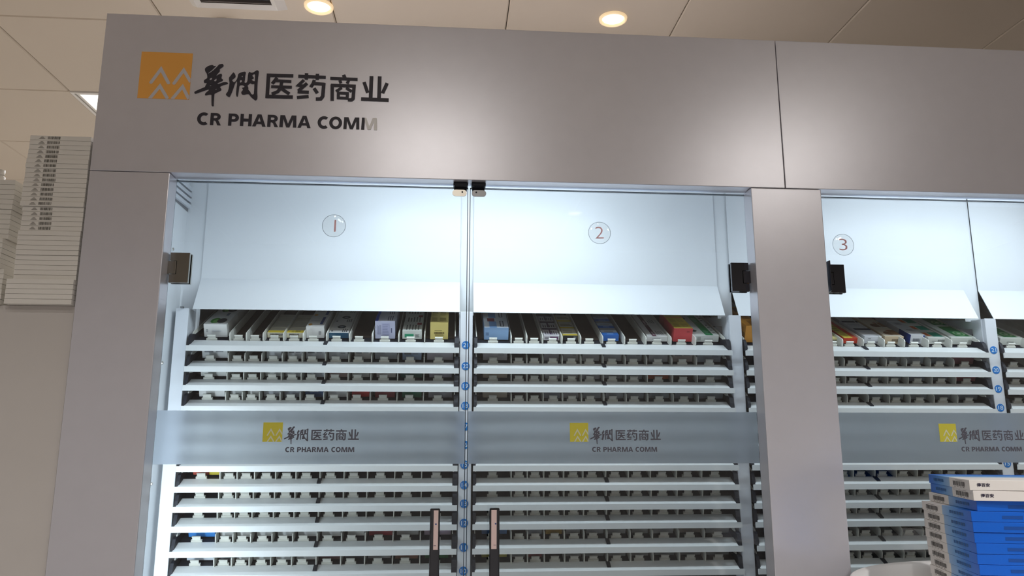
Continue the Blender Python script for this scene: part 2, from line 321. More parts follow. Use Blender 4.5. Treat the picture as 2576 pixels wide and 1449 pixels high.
def stroke(mb, pts, wd, y, m, sc, ox, oz):     # a mitred flat brush stroke along a polyline
    pts = [Vector((p[0], p[1])) for p in pts]; L = []; Rr = []
    for i, p in enumerate(pts):
        d0 = (p - pts[i - 1]).normalized() if i > 0 else (pts[1] - p).normalized()
        d1 = (pts[i + 1] - p).normalized() if i < len(pts) - 1 else d0
        nrm = (Vector((-d0.y, d0.x)) + Vector((-d1.y, d1.x))); nrm.normalize()
        k = wd / 2 / max(0.5, nrm.dot(Vector((-d0.y, d0.x))))
        L.append(p + nrm * k); Rr.append(p - nrm * k)
    n = len(pts); vs = [(ox + q.x * sc, y, oz + q.y * sc) for q in L + Rr]
    mb.add(vs, [(i, i + 1, n + i + 1, n + i) for i in range(n - 1)], m)
def ell(cx, cy, rx, ry, a0, a1, n=22): return [(cx + rx * math.cos(R(a0 + (a1 - a0) * i / n)), cy + ry * math.sin(R(a0 + (a1 - a0) * i / n))) for i in range(n + 1)]
GLYPH = {'C': [ell(.54, .5, .54, .525, 52, 308) + ell(.55, .5, .27, .29, 304, 56)],
 'O': [ell(.54, .5, .54, .525, 0, 345), ell(.54, .5, .265, .30, 345, 0)],
 'P': [[(0, 0), (0, 1), (.42, 1)] + ell(.46, .665, .40, .335, 88, -88, 14) + [(.42, .33), (.27, .33), (.27, 0)], [(.27, .79), (.27, .54), (.40, .54)] + ell(.42, .665, .16, .125, -85, 85, 10) + [(.40, .79)]],
 'R': [[(0, 0), (0, 1), (.44, 1)] + ell(.46, .70, .38, .30, 88, -62, 14) + [(.74, .28), (.90, 0), (.60, 0), (.48, .28), (.38, .38), (.27, .38), (.27, 0)], [(.27, .80), (.27, .57), (.40, .57)] + ell(.42, .685, .15, .115, -85, 85, 10) + [(.40, .80)]],
 'H': [[(0, 0), (0, 1), (.27, 1), (.27, .62), (.67, .62), (.67, 1), (.94, 1), (.94, 0), (.67, 0), (.67, .38), (.27, .38), (.27, 0)]],
 'A': [[(0, 0), (.40, 1), (.72, 1), (1.12, 0), (.83, 0), (.755, .2), (.355, .2), (.28, 0)], [(.43, .40), (.685, .40), (.557, .76)]],
 'M': [[(0, 0), (.04, 1), (.42, 1), (.70, .30), (.98, 1), (1.36, 1), (1.40, 0), (1.12, 0), (1.10, .68), (.83, 0), (.57, 0), (.30, .68), (.28, 0)]]}
GW_ = {'C': .97, 'O': 1.08, 'P': .86, 'R': .90, 'H': .94, 'A': 1.12, 'M': 1.40}
LETTERS = [('C', 705, 105), ('R', 822, 96), ('P', 982, 93), ('H', 1088, 102), ('A', 1197, 121), ('R', 1331, 98), ('M', 1440, 153), ('A', 1603, 119), ('C', 1783, 103), ('O', 1888, 117), ('M', 2018, 146), ('M', 2180, 146)]
def logo_parts(ox, oz, side, y, cols, peel):
    sc = side / 1000.0
    em = MB().box(ox, ox + side, y, y + 0.0006, oz - side, oz, cols[0])
    for pts, wd in CHV:                         # pale chevrons cut off at the square's edges
        tmp = MB(); stroke(tmp, pts, wd, 0, cols[1], 1.0, 0, 0)
        polys = [[(tmp.v[i][0], tmp.v[i][2]) for i in f] for f in tmp.f]
        for p in (pts[0], pts[2]):
            if 30 < p[0] < 960 and p[1] > -960: polys.append([(p[0] + wd / 2 * math.cos(R(a)), p[1] + wd / 2 * math.sin(R(a))) for a in range(0, 360, 24)])
        for j, poly in enumerate(polys):
            for ax, lim, sg in ((0, 0, 1), (0, 1000, -1), (1, 0, -1), (1, -1000, 1)):
                out = []
                for i, q in enumerate(poly):
                    pq = poly[i - 1]; dp, dq = (pq[ax] - lim) * sg, (q[ax] - lim) * sg
                    if (dp < 0) != (dq < 0):
                        t = dp / (dp - dq); out.append((pq[0] + t * (q[0] - pq[0]), pq[1] + t * (q[1] - pq[1])))
                    if dq >= 0: out.append(q)
                poly = out
                if not poly: break
            if len(poly) > 2: em.add([(ox + q[0] * sc, y - 0.0003 - 0.00004 * j, oz + q[1] * sc) for q in poly], [list(range(len(poly)))], cols[1])
    T = Matrix.Translation((ox, y, oz)) @ Matrix.Diagonal((sc, 1, sc, 1))
    ink = MB()
    for loops in (HUA, RUN):
        vs, fs = filled(loops, 0.0006); ink.add(vs, fs, cols[2], False, T)
    for i, (pts, wd) in enumerate(STK): stroke(ink, pts, wd, y - 0.0003 - 0.00004 * (i % 14), cols[2], sc, ox, oz)
    en = MB()
    for ch, px, wch in LETTERS:
        vs, fs = filled(GLYPH[ch], 0.0005); k = wch * 2.19; h = 256
        TT = Matrix.Translation((ox + (1190 + (px - 705) * 2.19) * sc, y, oz - 1524 * sc)) @ Matrix.Diagonal((k / GW_[ch] * sc, 1, h * sc, 1))
        last = peel and px == 2180
        en.add(vs, fs, cols[3] if last else cols[2], False, TT)
        if last:
            vs, fs = filled([[(0, 0), (.04, 1), (.27, 1), (.30, .70), (.28, 0)]], 0.0009); en.add(vs, fs, cols[2], False, TT)
    return em, ink, en

# ------------------------------------------------------------------ the two cabinet units
ZH0, ZH1 = 2.1025, 2.459        # header bottom and top
ZS = 2.1012                     # top of the stiles
ROWS = {21: 1.7812, 20: 1.730, 19: 1.6845, 18: 1.6345, 17: 1.5848, 16: 1.5399, 15: 1.4931, 14: 1.446, 13: 1.4005, 12: 1.3557, 11: 1.2998, 10: 1.2461}
STK_Z = {21: 1.7897, 20: 1.7365, 19: 1.6868, 18: 1.6377, 17: 1.587, 16: 1.5427, 15: 1.4949, 14: 1.4466, 13: 1.4026, 12: 1.3571, 11: 1.301, 10: 1.2473}
YP = 0.36
units = []
def cabinet(u):
    x0, x1 = ((-0.752, 0.735), (0.735, 2.222))[u]
    lab = ('wide silver dispensing cabinet with orange emblem on its header and doors 1 and 2', 'silver dispensing cabinet running out of the frame, beyond the header joint, with door 3')[u]
    c = empty('dispensing_cabinet', ((x0 + x1) / 2, 0, 0), lab, 'cabinet')
    hp = MB().box(x0 + (0.0008 if u else 0), x1 - (0.0 if u else 0.0008), 0, 0.045, ZH0, ZH1, 'silver', 0.0012).build('header_panel', c)
    if u == 0:
        em, ink, en = logo_parts(-0.6713, 2.372, 0.1066, -0.0008, ('orange', 'silver', 'ink', 'foil'), True)
        em.build('emblem', hp); ink.build('chinese_lettering', hp); en.build('english_lettering', hp)
    st = [(-0.752, -0.5908), (0.6563, 0.8158)] if u == 0 else [(2.063, 2.222)]
    for a, b in st: MB().box(a, b, 0, 0.045, 0.09, ZS, 'silver', 0.0015).build('stile', c)
    MB().box(x0 + (0.05 if u == 0 else 0), x1, 0.03, 0.05, 0, 0.0895, 'black').build('plinth', c)
    MB().box(x0 + 0.001, x1 - 0.001, 0.046, 0.95, 2.44, ZH1 - 0.002, 'silver').build('top_panel', c)
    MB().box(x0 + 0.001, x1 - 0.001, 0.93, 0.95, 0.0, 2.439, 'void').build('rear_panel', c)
    MB().box(x0 + 0.001, x1 - 0.001, 0.046, 0.929, 0.09, 0.11, 'white').build('bottom_panel', c)
    MB().box(x0 + 0.02, x1 - 0.001, 0.046, 0.929, 2.25, 2.255, 'white').build('interior_ceiling', c)
    if u == 0:
        MB().box(x0, x0 + 0.018, 0.0455, 0.95, 0.0, 2.439, 'silver').build('outer_side_panel', c)
        sw = MB().box(-0.693, -0.690, 0.0455, 0.929, 0.111, 2.249, 'white').build('inner_side_panel', c)
        v = MB()
        for k in range(4):
            z = 2.199 - k * 0.0155
            v.prism([(0.30, z), (0.418, z + 0.004), (0.418, z - 0.006), (0.30, z - 0.010)], 0, -0.690, -0.682, 'post')
            v.box(-0.6899, -0.6885, 0.30, 0.418, z - 0.0145, z - 0.008, 'dark_steel')
        v.build('louvre_vent', sw)
        for (y, z) in ((0.333, 2.018), (0.327, 1.736), (0.326, 1.454)):
            MB().cyl((y, z), 0, 0.0042, 0.0036, -0.690, -0.688, 'steel', 20).cyl((y, z), 0, 0.0018, 0.0018, -0.688, -0.6878, 'dark_steel', 6).build('screw', sw)
        MB().box(-0.690, -0.638, 0.4125, 0.415, 1.2, 2.249, 'white').build('filler_strip', c)
        MB().box(-0.668, -0.6605, 0.352, 0.3595, 1.874, 1.878, 'dark_steel').build('sensor_clip', c)
    else:
        MB().box(2.19, 2.193, 0.0455, 0.929, 0.111, 2.249, 'white').build('inner_side_panel', c)
        MB().box(x1 - 0.018, x1 - 0.001, 0.0455, 0.929, 0.0, 2.439, 'silver').build('outer_side_panel', c)
    # hoods: an upright sheet that flares out over the top shelf
    for (a, b) in (((-0.640, 0.0210), (0.0560, 0.7130)) if u == 0 else ((0.7500, 1.4100), (1.4530, 2.117))):
        prof = [(0.408, 2.2495), (0.408, 1.961), (0.360, 1.874), (0.3612, 1.8732), (0.4095, 1.9605), (0.4095, 2.2495)]
        MB().prism(prof, 0, a, b, 'white').build('hood_panel', c)
    for (a, b) in (((0.0225, 0.0545), (0.7145, 0.7320)) if u == 0 else ((0.7380, 0.7490), (1.4115, 1.4500),)):
        MB().box(a - 0.003, b + 0.003, 0.4125, 0.415, 1.874, 2.249, 'white').build('filler_strip', c)
    # rack posts with level stickers on the middle one
    for px in ((-0.6643, 0.0385, 0.7395) if u == 0 else (1.442, 2.144)):
        h = 0.0157
        p = MB().box(px - h, px + h, YP, YP + 0.012, 0.111, 1.875, 'post', 0.0015)
        p.box(px - h, px - h + 0.002, YP + 0.012, YP + 0.05, 0.111, 1.875, 'post'); p.box(px + h - 0.002, px + h, YP + 0.012, YP + 0.05, 0.111, 1.875, 'post')
        p = p.build('rack_post', c)
        a = MB().prism([(YP + 0.0125, 1.872), (YP + 0.20, 1.90), (YP + 0.20, 1.875), (YP + 0.05, 1.853), (YP + 0.05, 1.80), (YP + 0.0125, 1.80)], 0, px - h - 0.0025, px - h - 0.0005, 'post')
        a.box(px - h - 0.0025, px + h, YP + 0.10, YP + 0.16, 1.77, 1.86, 'post'); a.build('post_bracket', p)
        if abs(px - 0.0385) < 0.01 or abs(px - 1.442) < 0.01:
            for n, z in STK_Z.items():
                s = MB().cyl((px - 0.001, z), 1, 0.0102, 0.0102, YP - 0.0008, YP - 0.0002, 'blue_dot', 40, True, False)
                vs, fs = text(str(n), px - 0.0075, px + 0.0055, z - 0.0052, z + 0.0052, YP - 0.0011, 0.004); s.add(vs, fs, 'digit'); s.build('level_sticker', p)
    # lit tubes
    (a, b) = ((-0.48, 0.58), (0.91, 1.97))[u]
    MB().box(a, b, 0.0455, 0.0535, 2.120, 2.138, 'frame_white').box(a, b, 0.054, 0.066, 2.1265, 2.136, 'led').build('light_strip', c)
    MB().box(a + .14, b - .12, 0.066, 0.098, 2.238, 2.2495, 'frame_white').box(a + .15, b - .13, 0.072, 0.092, 2.231, 2.2378, 'led').build('light_strip', c)
    if u == 0: MB().box(-0.672, -0.642, 0.0455, 0.0495, 0.36, 1.64, 'frame_white').box(-0.665, -0.648, 0.050, 0.0545, 0.37, 1.63, 'led').build('light_strip', c)
    units.append(c); return c
def door(c, x0, x1, hinge_side, num, disc, handle_x, logo_x, lock_x):
    zb, zt, y0, y1 = 0.12, 2.0985, 0.042, 0.049
    d = MB().box(x0, x1, y0, y1, zb, zt, 'glass').build('glass_door', c)
    e = MB(); k = 0.0012
    e.box(x0 - 0.0003, x0 + k, y0 - .0003, y1 + .0003, zb, zt, 'glass_edge'); e.box(x1 - k, x1 + 0.0003, y0 - .0003, y1 + .0003, zb, zt, 'glass_edge'); e.box(x0, x1, y0 - .0003, y1 + .0003, zt - k, zt + 0.0003, 'glass_edge')
    e.build('glass_edge', d)
    MB().box(x0 + 0.0015, x1 - 0.0015, y1 + 0.0006, y1 + 0.001, 1.5055, 1.6125, 'frost').build('frosted_band', d)
    if logo_x is not None:
        em, ink, en = logo_parts(logo_x, 1.5888, 0.0389, y0 - 0.0012, ('yellow', 'pale_film', 'inkfilm', 'inkfilm'), False)
        em.build('band_emblem', d)
        for q in (en,): ink.v, k2 = ink.v, len(ink.v); 
        ink.f += [[i + k2 for i in f] for f in en.f]; ink.v += en.v; ink.m += en.m; ink.sm += en.sm
        ink.build('band_lettering', d)
    if disc:
        cx, cz = disc; r = 0.0242
        s = MB()
        for i in range(7):
            ra, rb = r * math.cos(R(i * 13)), r * math.cos(R((i + 1) * 13)) if i < 6 else 0.0002
            s.cyl((cx, cz), 1, ra, rb, y0 - 0.0008 - 0.0024 * math.sin(R(i * 13)), y0 - 0.0008 - 0.0024 * math.sin(R((i + 1) * 13 if i < 6 else 90)), 'disc', 48, False, True)
        for i in range(48):
            a, b = R(7.5 * i), R(7.5 * (i + 1)); q = r + 0.0008
            s.add([(cx + t * math.cos(g), y0 - 0.0006, cz + t * math.sin(g)) for t, g in ((r, a), (q, a), (q, b), (r, b))], [(0, 1, 2, 3)], 'rim')
        if num == '1': s.quad((cx + 0.0005, y0 - 0.0003, cz - 0.013), (cx + 0.0043, y0 - 0.0003, cz - 0.013), (cx + 0.0046, y0 - 0.0003, cz + 0.013), (cx + 0.0008, y0 - 0.0003, cz + 0.013), 'red_digit')
        else:
            vs, fs = text(num, cx - 0.0095, cx + 0.0095, cz - 0.013, cz + 0.014, y0 - 0.0003, -0.012); s.add(vs, fs, 'red_digit')
        s.build('number_disc', d)
    for z in (1.9065, 0.40):                                   # glass hinges: notched plate, knuckle, wall leaf
        sgn = 1 if hinge_side == 'l' else -1; xe = x0 if hinge_side == 'l' else x1
        X = lambda t: xe + sgn * t
        key = 'warm_chrome' if num == '1' else 'chrome'
        h = MB()
        pl = [(X(0.0065), z - 0.032), (X(0.0455), z - 0.032), (X(0.0455), z + 0.032), (X(0.0065), z + 0.032), (X(0.0065), z + 0.0145), (X(0.0205), z + 0.0145), (X(0.0205), z - 0.0145), (X(0.0065), z - 0.0145)]
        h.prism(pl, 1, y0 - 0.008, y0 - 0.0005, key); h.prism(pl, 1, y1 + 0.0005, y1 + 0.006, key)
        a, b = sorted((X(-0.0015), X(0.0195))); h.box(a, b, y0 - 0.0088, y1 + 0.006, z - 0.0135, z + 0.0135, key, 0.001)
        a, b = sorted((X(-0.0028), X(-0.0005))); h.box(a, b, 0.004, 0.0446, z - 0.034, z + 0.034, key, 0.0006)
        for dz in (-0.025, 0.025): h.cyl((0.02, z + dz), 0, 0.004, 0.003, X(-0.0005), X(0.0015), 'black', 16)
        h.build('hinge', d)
    if handle_x is not None:
        hx = handle_x
        h = MB().box(hx - 0.0098, hx + 0.0098, -0.016, 0.0, 0.85, 1.4218, 'chrome', 0.0025)
        for z in (0.90, 1.372): h.cyl((hx, z), 1, 0.007, 0.007, -0.001, y0 + 0.0005, 'chrome', 20)
        h = h.build('pull_handle', d)
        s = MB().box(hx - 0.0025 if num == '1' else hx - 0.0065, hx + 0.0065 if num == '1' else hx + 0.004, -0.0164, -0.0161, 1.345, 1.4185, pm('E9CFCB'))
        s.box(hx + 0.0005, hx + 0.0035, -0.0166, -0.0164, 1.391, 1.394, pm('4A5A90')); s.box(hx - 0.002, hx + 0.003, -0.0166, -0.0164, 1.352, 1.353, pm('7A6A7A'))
        s.build('painted_reflection', h)  # reflection of a pale notice, painted onto the handle as a strip
    if lock_x is not None:
        a, b, side = lock_x
        l = MB().box(a + 0.0005, b, 0.012, 0.041, 2.094, 2.1022, 'black', 0.002)
        l.box(a + 0.002, b - 0.002, 0.030, 0.0415, 2.0885, 2.0945, 'black', 0.001)
        cx = (a + b) / 2 + (-0.002 if side == 'l' else 0.0015); w2, hh = 0.0085, 0.0072; zc = 2.0815
        poly = [(cx + w2 + hh * math.cos(t), zc + hh * math.sin(t)) for t in [R(-90 + 15 * i) for i in range(13)]] + [(cx - w2 + hh * math.cos(t), zc + hh * math.sin(t)) for t in [R(90 + 15 * i) for i in range(13)]]
        l.prism(poly, 1, 0.0262, 0.0295, 'steel' if side == 'l' else 'dark_steel')
        l.cyl((cx + (0.006 if side == 'l' else -0.006), 2.0835), 1, 0.0018, 0.0018, 0.0255, 0.0264, 'black', 14)
        l.build('door_catch', d)
    return d
c1 = cabinet(0); c2 = cabinet(1)
door(c1, -0.5935, 0.0325, 'l', '1', (-0.2549, 2.0057), -0.026, -0.3776, (-0.0005, 0.0315, 'l'))
door(c1, 0.0367, 0.6595, 'r', '2', (0.3229, 2.0022), 0.0905, 0.2506, (0.0388, 0.0700, 'r'))
door(c2, 0.8270, 1.4450, 'l', '3', (0.8793, 1.9864), None, 1.0598, None)

# ------------------------------------------------------------------ sloping channel shelves
INC = R(26); CI, SI = math.cos(INC), math.sin(INC)
LF = 0.038                                     # flap length from the lip to the channel floor
YL = 0.345
DIV = [0.0065, 0.0955, 0.1355, 0.1765, 0.2263, 0.2747, 0.332, 0.3895, 0.4457, 0.5118, 0.577, 0.6545]
CLIP = [0.0493, 0.1150, 0.1550, 0.2027, 0.2508, 0.298, 0.3562, 0.412, 0.4766, 0.5415, 0.613]
BANK = {1: -0.644, 2: 0.058, 3: 0.757, 4: 1.458}
def chan(s, n): return (YL + (LF + s) * CI - n * SI, (LF + s) * SI + n * CI)   # (y, z) above the lip's top edge
WT = 0.6645
def shelf_proto(loc, label):
    t = empty('channel_shelf', loc, label, 'shelf', 'sloping channel shelves of the dispenser')
    T = Matrix.Translation(loc); b = lambda mb, n, p=t: mb.build(n, p)
    tree = []
    q = MB()
    q.prism([(YL, 0), (YL, -0.0135), (YL + 0.003, -0.0135), (YL + 0.003, -0.002)], 0, 0, WT, 'lip', T)
    fb = chan(0, 0); th = chan(0, -0.0025)
    q.prism([(YL, 0), fb, th, (YL + 0.003, -0.002)], 0, 0.0066, WT - 0.0122, 'lip', T)
    tree.append((b(q, 'front_lip'), []))
    q = MB(); a, c_ = chan(0.001, -0.004), chan(0.044, -0.004); d_, e_ = chan(0.044, -0.008), chan(0.001, -0.008)
    q.prism([a, c_, d_, e_], 0, 0.004, WT - 0.004, 'black', T)
    a, c_ = chan(0.0442, -0.001), chan(0.46, -0.001); d_, e_ = chan(0.46, -0.005), chan(0.0442, -0.005)
    q.prism([a, c_, d_, e_], 0, 0.004, WT - 0.004, 'floor_dark', T)
    tree.append((b(q, 'channel_floor'), []))
    for x in DIV:
        pr = [chan(-0.004, -0.004), chan(-0.0055, 0.004), chan(-0.003, 0.016), chan(0.001, 0.0205), chan(0.40, 0.0205), chan(0.40, -0.0015), chan(0.002, -0.0035)]
        tree.append((b(MB().prism(pr, 0, x - 0.0011, x + 0.0011, 'cream', T), 'divider'), []))
    for x in CLIP:
        q = MB()
        q.prism([chan(0.003, -0.003), chan(0.0055, -0.003), chan(0.0055, 0.0135), chan(0.003, 0.0135)], 0, x - 0.0095, x + 0.0095, 'cream', T)
        q.prism([chan(0.001, 0.0115), chan(0.003, 0.0135), chan(0.0055, 0.0135), chan(0.0055, 0.0118), chan(0.0035, 0.0112)], 0, x - 0.0100, x + 0.0100, 'cream', T)
        q.prism([chan(0.0015, -0.003), chan(0.0065, -0.003), chan(0.0065, 0.0045), chan(0.0015, 0.0035)], 0, x - 0.0128, x + 0.0128, 'cream', T)
        tree.append((b(q, 'stop_clip'), []))
    for s in (0, 1):
        x0 = 0.0008 if s == 0 else WT - 0.0132
        pr = [(YL + 0.006, 0.0), (YL + 0.008, 0.012), (YL + 0.014, 0.026), (YL + 0.022, 0.031), (YL + 0.040, 0.033), (YL + 0.16, 0.082), (YL + 0.16, 0.055), (YL + 0.05, 0.004)]
        tree.append((b(MB().prism(pr, 0, x0 + (0 if s == 0 else 0.002), x0 + (0.0075 if s == 0 else 0.0125), 'black', T), 'end_bracket'), []))
    q = MB(); x = 0.332
    q.prism([chan(-0.026, 0.0001), chan(-0.025, 0.0022), chan(-0.012, 0.0034), chan(-0.004, 0.0034), chan(-0.002, 0.0001)], 0, x - 0.0046, x + 0.0046, 'black', T)
    o = b(q, 'release_tab'); tree.append((o, []))
    return t, tree
BN = {1: 'left bank behind door 1', 2: 'bank behind door 2', 3: 'bank partly hidden by the middle stile', 4: 'at the right edge of the view'}
proto = None
for bk in (1, 2, 3, 4):
    for n, z in ROWS.items():
        lab = f'white sloping channel shelf at sticker {n}, {BN[bk]}'
        loc = (BANK[bk], 0, z)
        if proto is None: proto = shelf_proto(loc, lab)
        else: copy_thing(proto[0], proto[1], loc, lab)

# ------------------------------------------------------------------ medicine cartons
def carton_mesh(mb, wd, h, l, base, prints, T=None, front=None, top=None, right=None):
    """front face at y=0, width along x, height along z, length along y"""
    bv = 0.0006
    mb.box(0, wd, 0, l, 0, h, pm(base), bv, T)
    e = 0.00025
    def rect(f, u0, u1, v0, v1, col, k=0):
        ee = e * (1 + 0.6 * k)
        if f == 'f': P = [(u0 * wd, -ee, v0 * h), (u1 * wd, -ee, v0 * h), (u1 * wd, -ee, v1 * h), (u0 * wd, -ee, v1 * h)]
        elif f == 't': P = [(u0 * wd, v0 * l, h + ee), (u1 * wd, v0 * l, h + ee), (u1 * wd, v1 * l, h + ee), (u0 * wd, v1 * l, h + ee)]
        elif f == 'r': P = [(wd + ee, u0 * l, v0 * h), (wd + ee, u1 * l, v0 * h), (wd + ee, u1 * l, v1 * h), (wd + ee, u0 * l, v1 * h)]
        else: P = [(-ee, u0 * l, v0 * h), (-ee, u1 * l, v0 * h), (-ee, u1 * l, v1 * h), (-ee, u0 * l, v1 * h)]
        mb.add(P, [(0, 1, 2, 3)], pm(col), False, T)
    rnd = random.Random(len(prints) * 7 + int(wd * 1e5))
    if front: rect('f', 0.01, 0.99, 0.02, 0.98, front)
    if top: rect('t', 0.01, 0.99, 0.01, 0.99, top)
    if right: rect('r', 0.01, 0.99, 0.02, 0.98, right)
    for k, p in enumerate(prints):
        f, kind, u0, u1, v0, v1, col = p[:7]; kk = 1 + k * 0.4
        if kind == 'rect': rect(f, u0, u1, v0, v1, col, kk)
        elif kind == 'bar':
            x = u0
            while x < u1:
                wv = rnd.choice((0.6, 1, 1.6, 2.2)) * (u1 - u0) / 60; rect(f, x, min(u1, x + wv), v0, v1, col, kk); x += wv + rnd.choice((0.5, 0.9, 1.4)) * (u1 - u0) / 60
        elif kind == 'lines':
            nl = p[7] if len(p) > 7 else 3
            for i in range(nl):
                vv = v0 + (v1 - v0) * (i + 0.2) / nl; rect(f, u0, u0 + (u1 - u0) * rnd.uniform(0.75, 1), vv, vv + (v1 - v0) / nl * 0.42, col, kk)
        elif kind == 'col':                     # writing that runs along the length
            nl = p[7] if len(p) > 7 else 3
            for i in range(nl):
                uu = u0 + (u1 - u0) * (i + 0.2) / nl; rect(f, uu, uu + (u1 - u0) / nl * 0.42, v0, v0 + (v1 - v0) * rnd.uniform(0.7, 1), col, kk)
        elif kind == 'oval':
            n = 28; ee = e * (1 + 0.6 * kk); cu, cv, ru, rv = (u0 + u1) / 2, (v0 + v1) / 2, (u1 - u0) / 2, (v1 - v0) / 2
            pts = [(cu + ru * math.cos(2 * math.pi * i / n), cv + rv * math.sin(2 * math.pi * i / n)) for i in range(n)]
            P = [(a * wd, b * l, h + ee) for a, b in pts] if f == 't' else [(a * wd, -ee, b * h) for a, b in pts]
            mb.add(P, [list(range(n))], pm(col), False, T)
    return mb
def put_carton(bk, row, x0, x1, h, l, s, base, prints, label, cat='box', group=None, n=-0.0005, name='medicine_carton', yaw=0.0, **kw):
    o = carton_mesh(MB(), x1 - x0, h, l, base, prints, None, **kw).build(name)
    y, z = chan(s, n)
    o.location = (BANK[bk] + x0, y, ROWS[row] + z); o.rotation_euler = Euler((INC, 0, yaw), 'XYZ')
    return tag(o, label, cat, group)

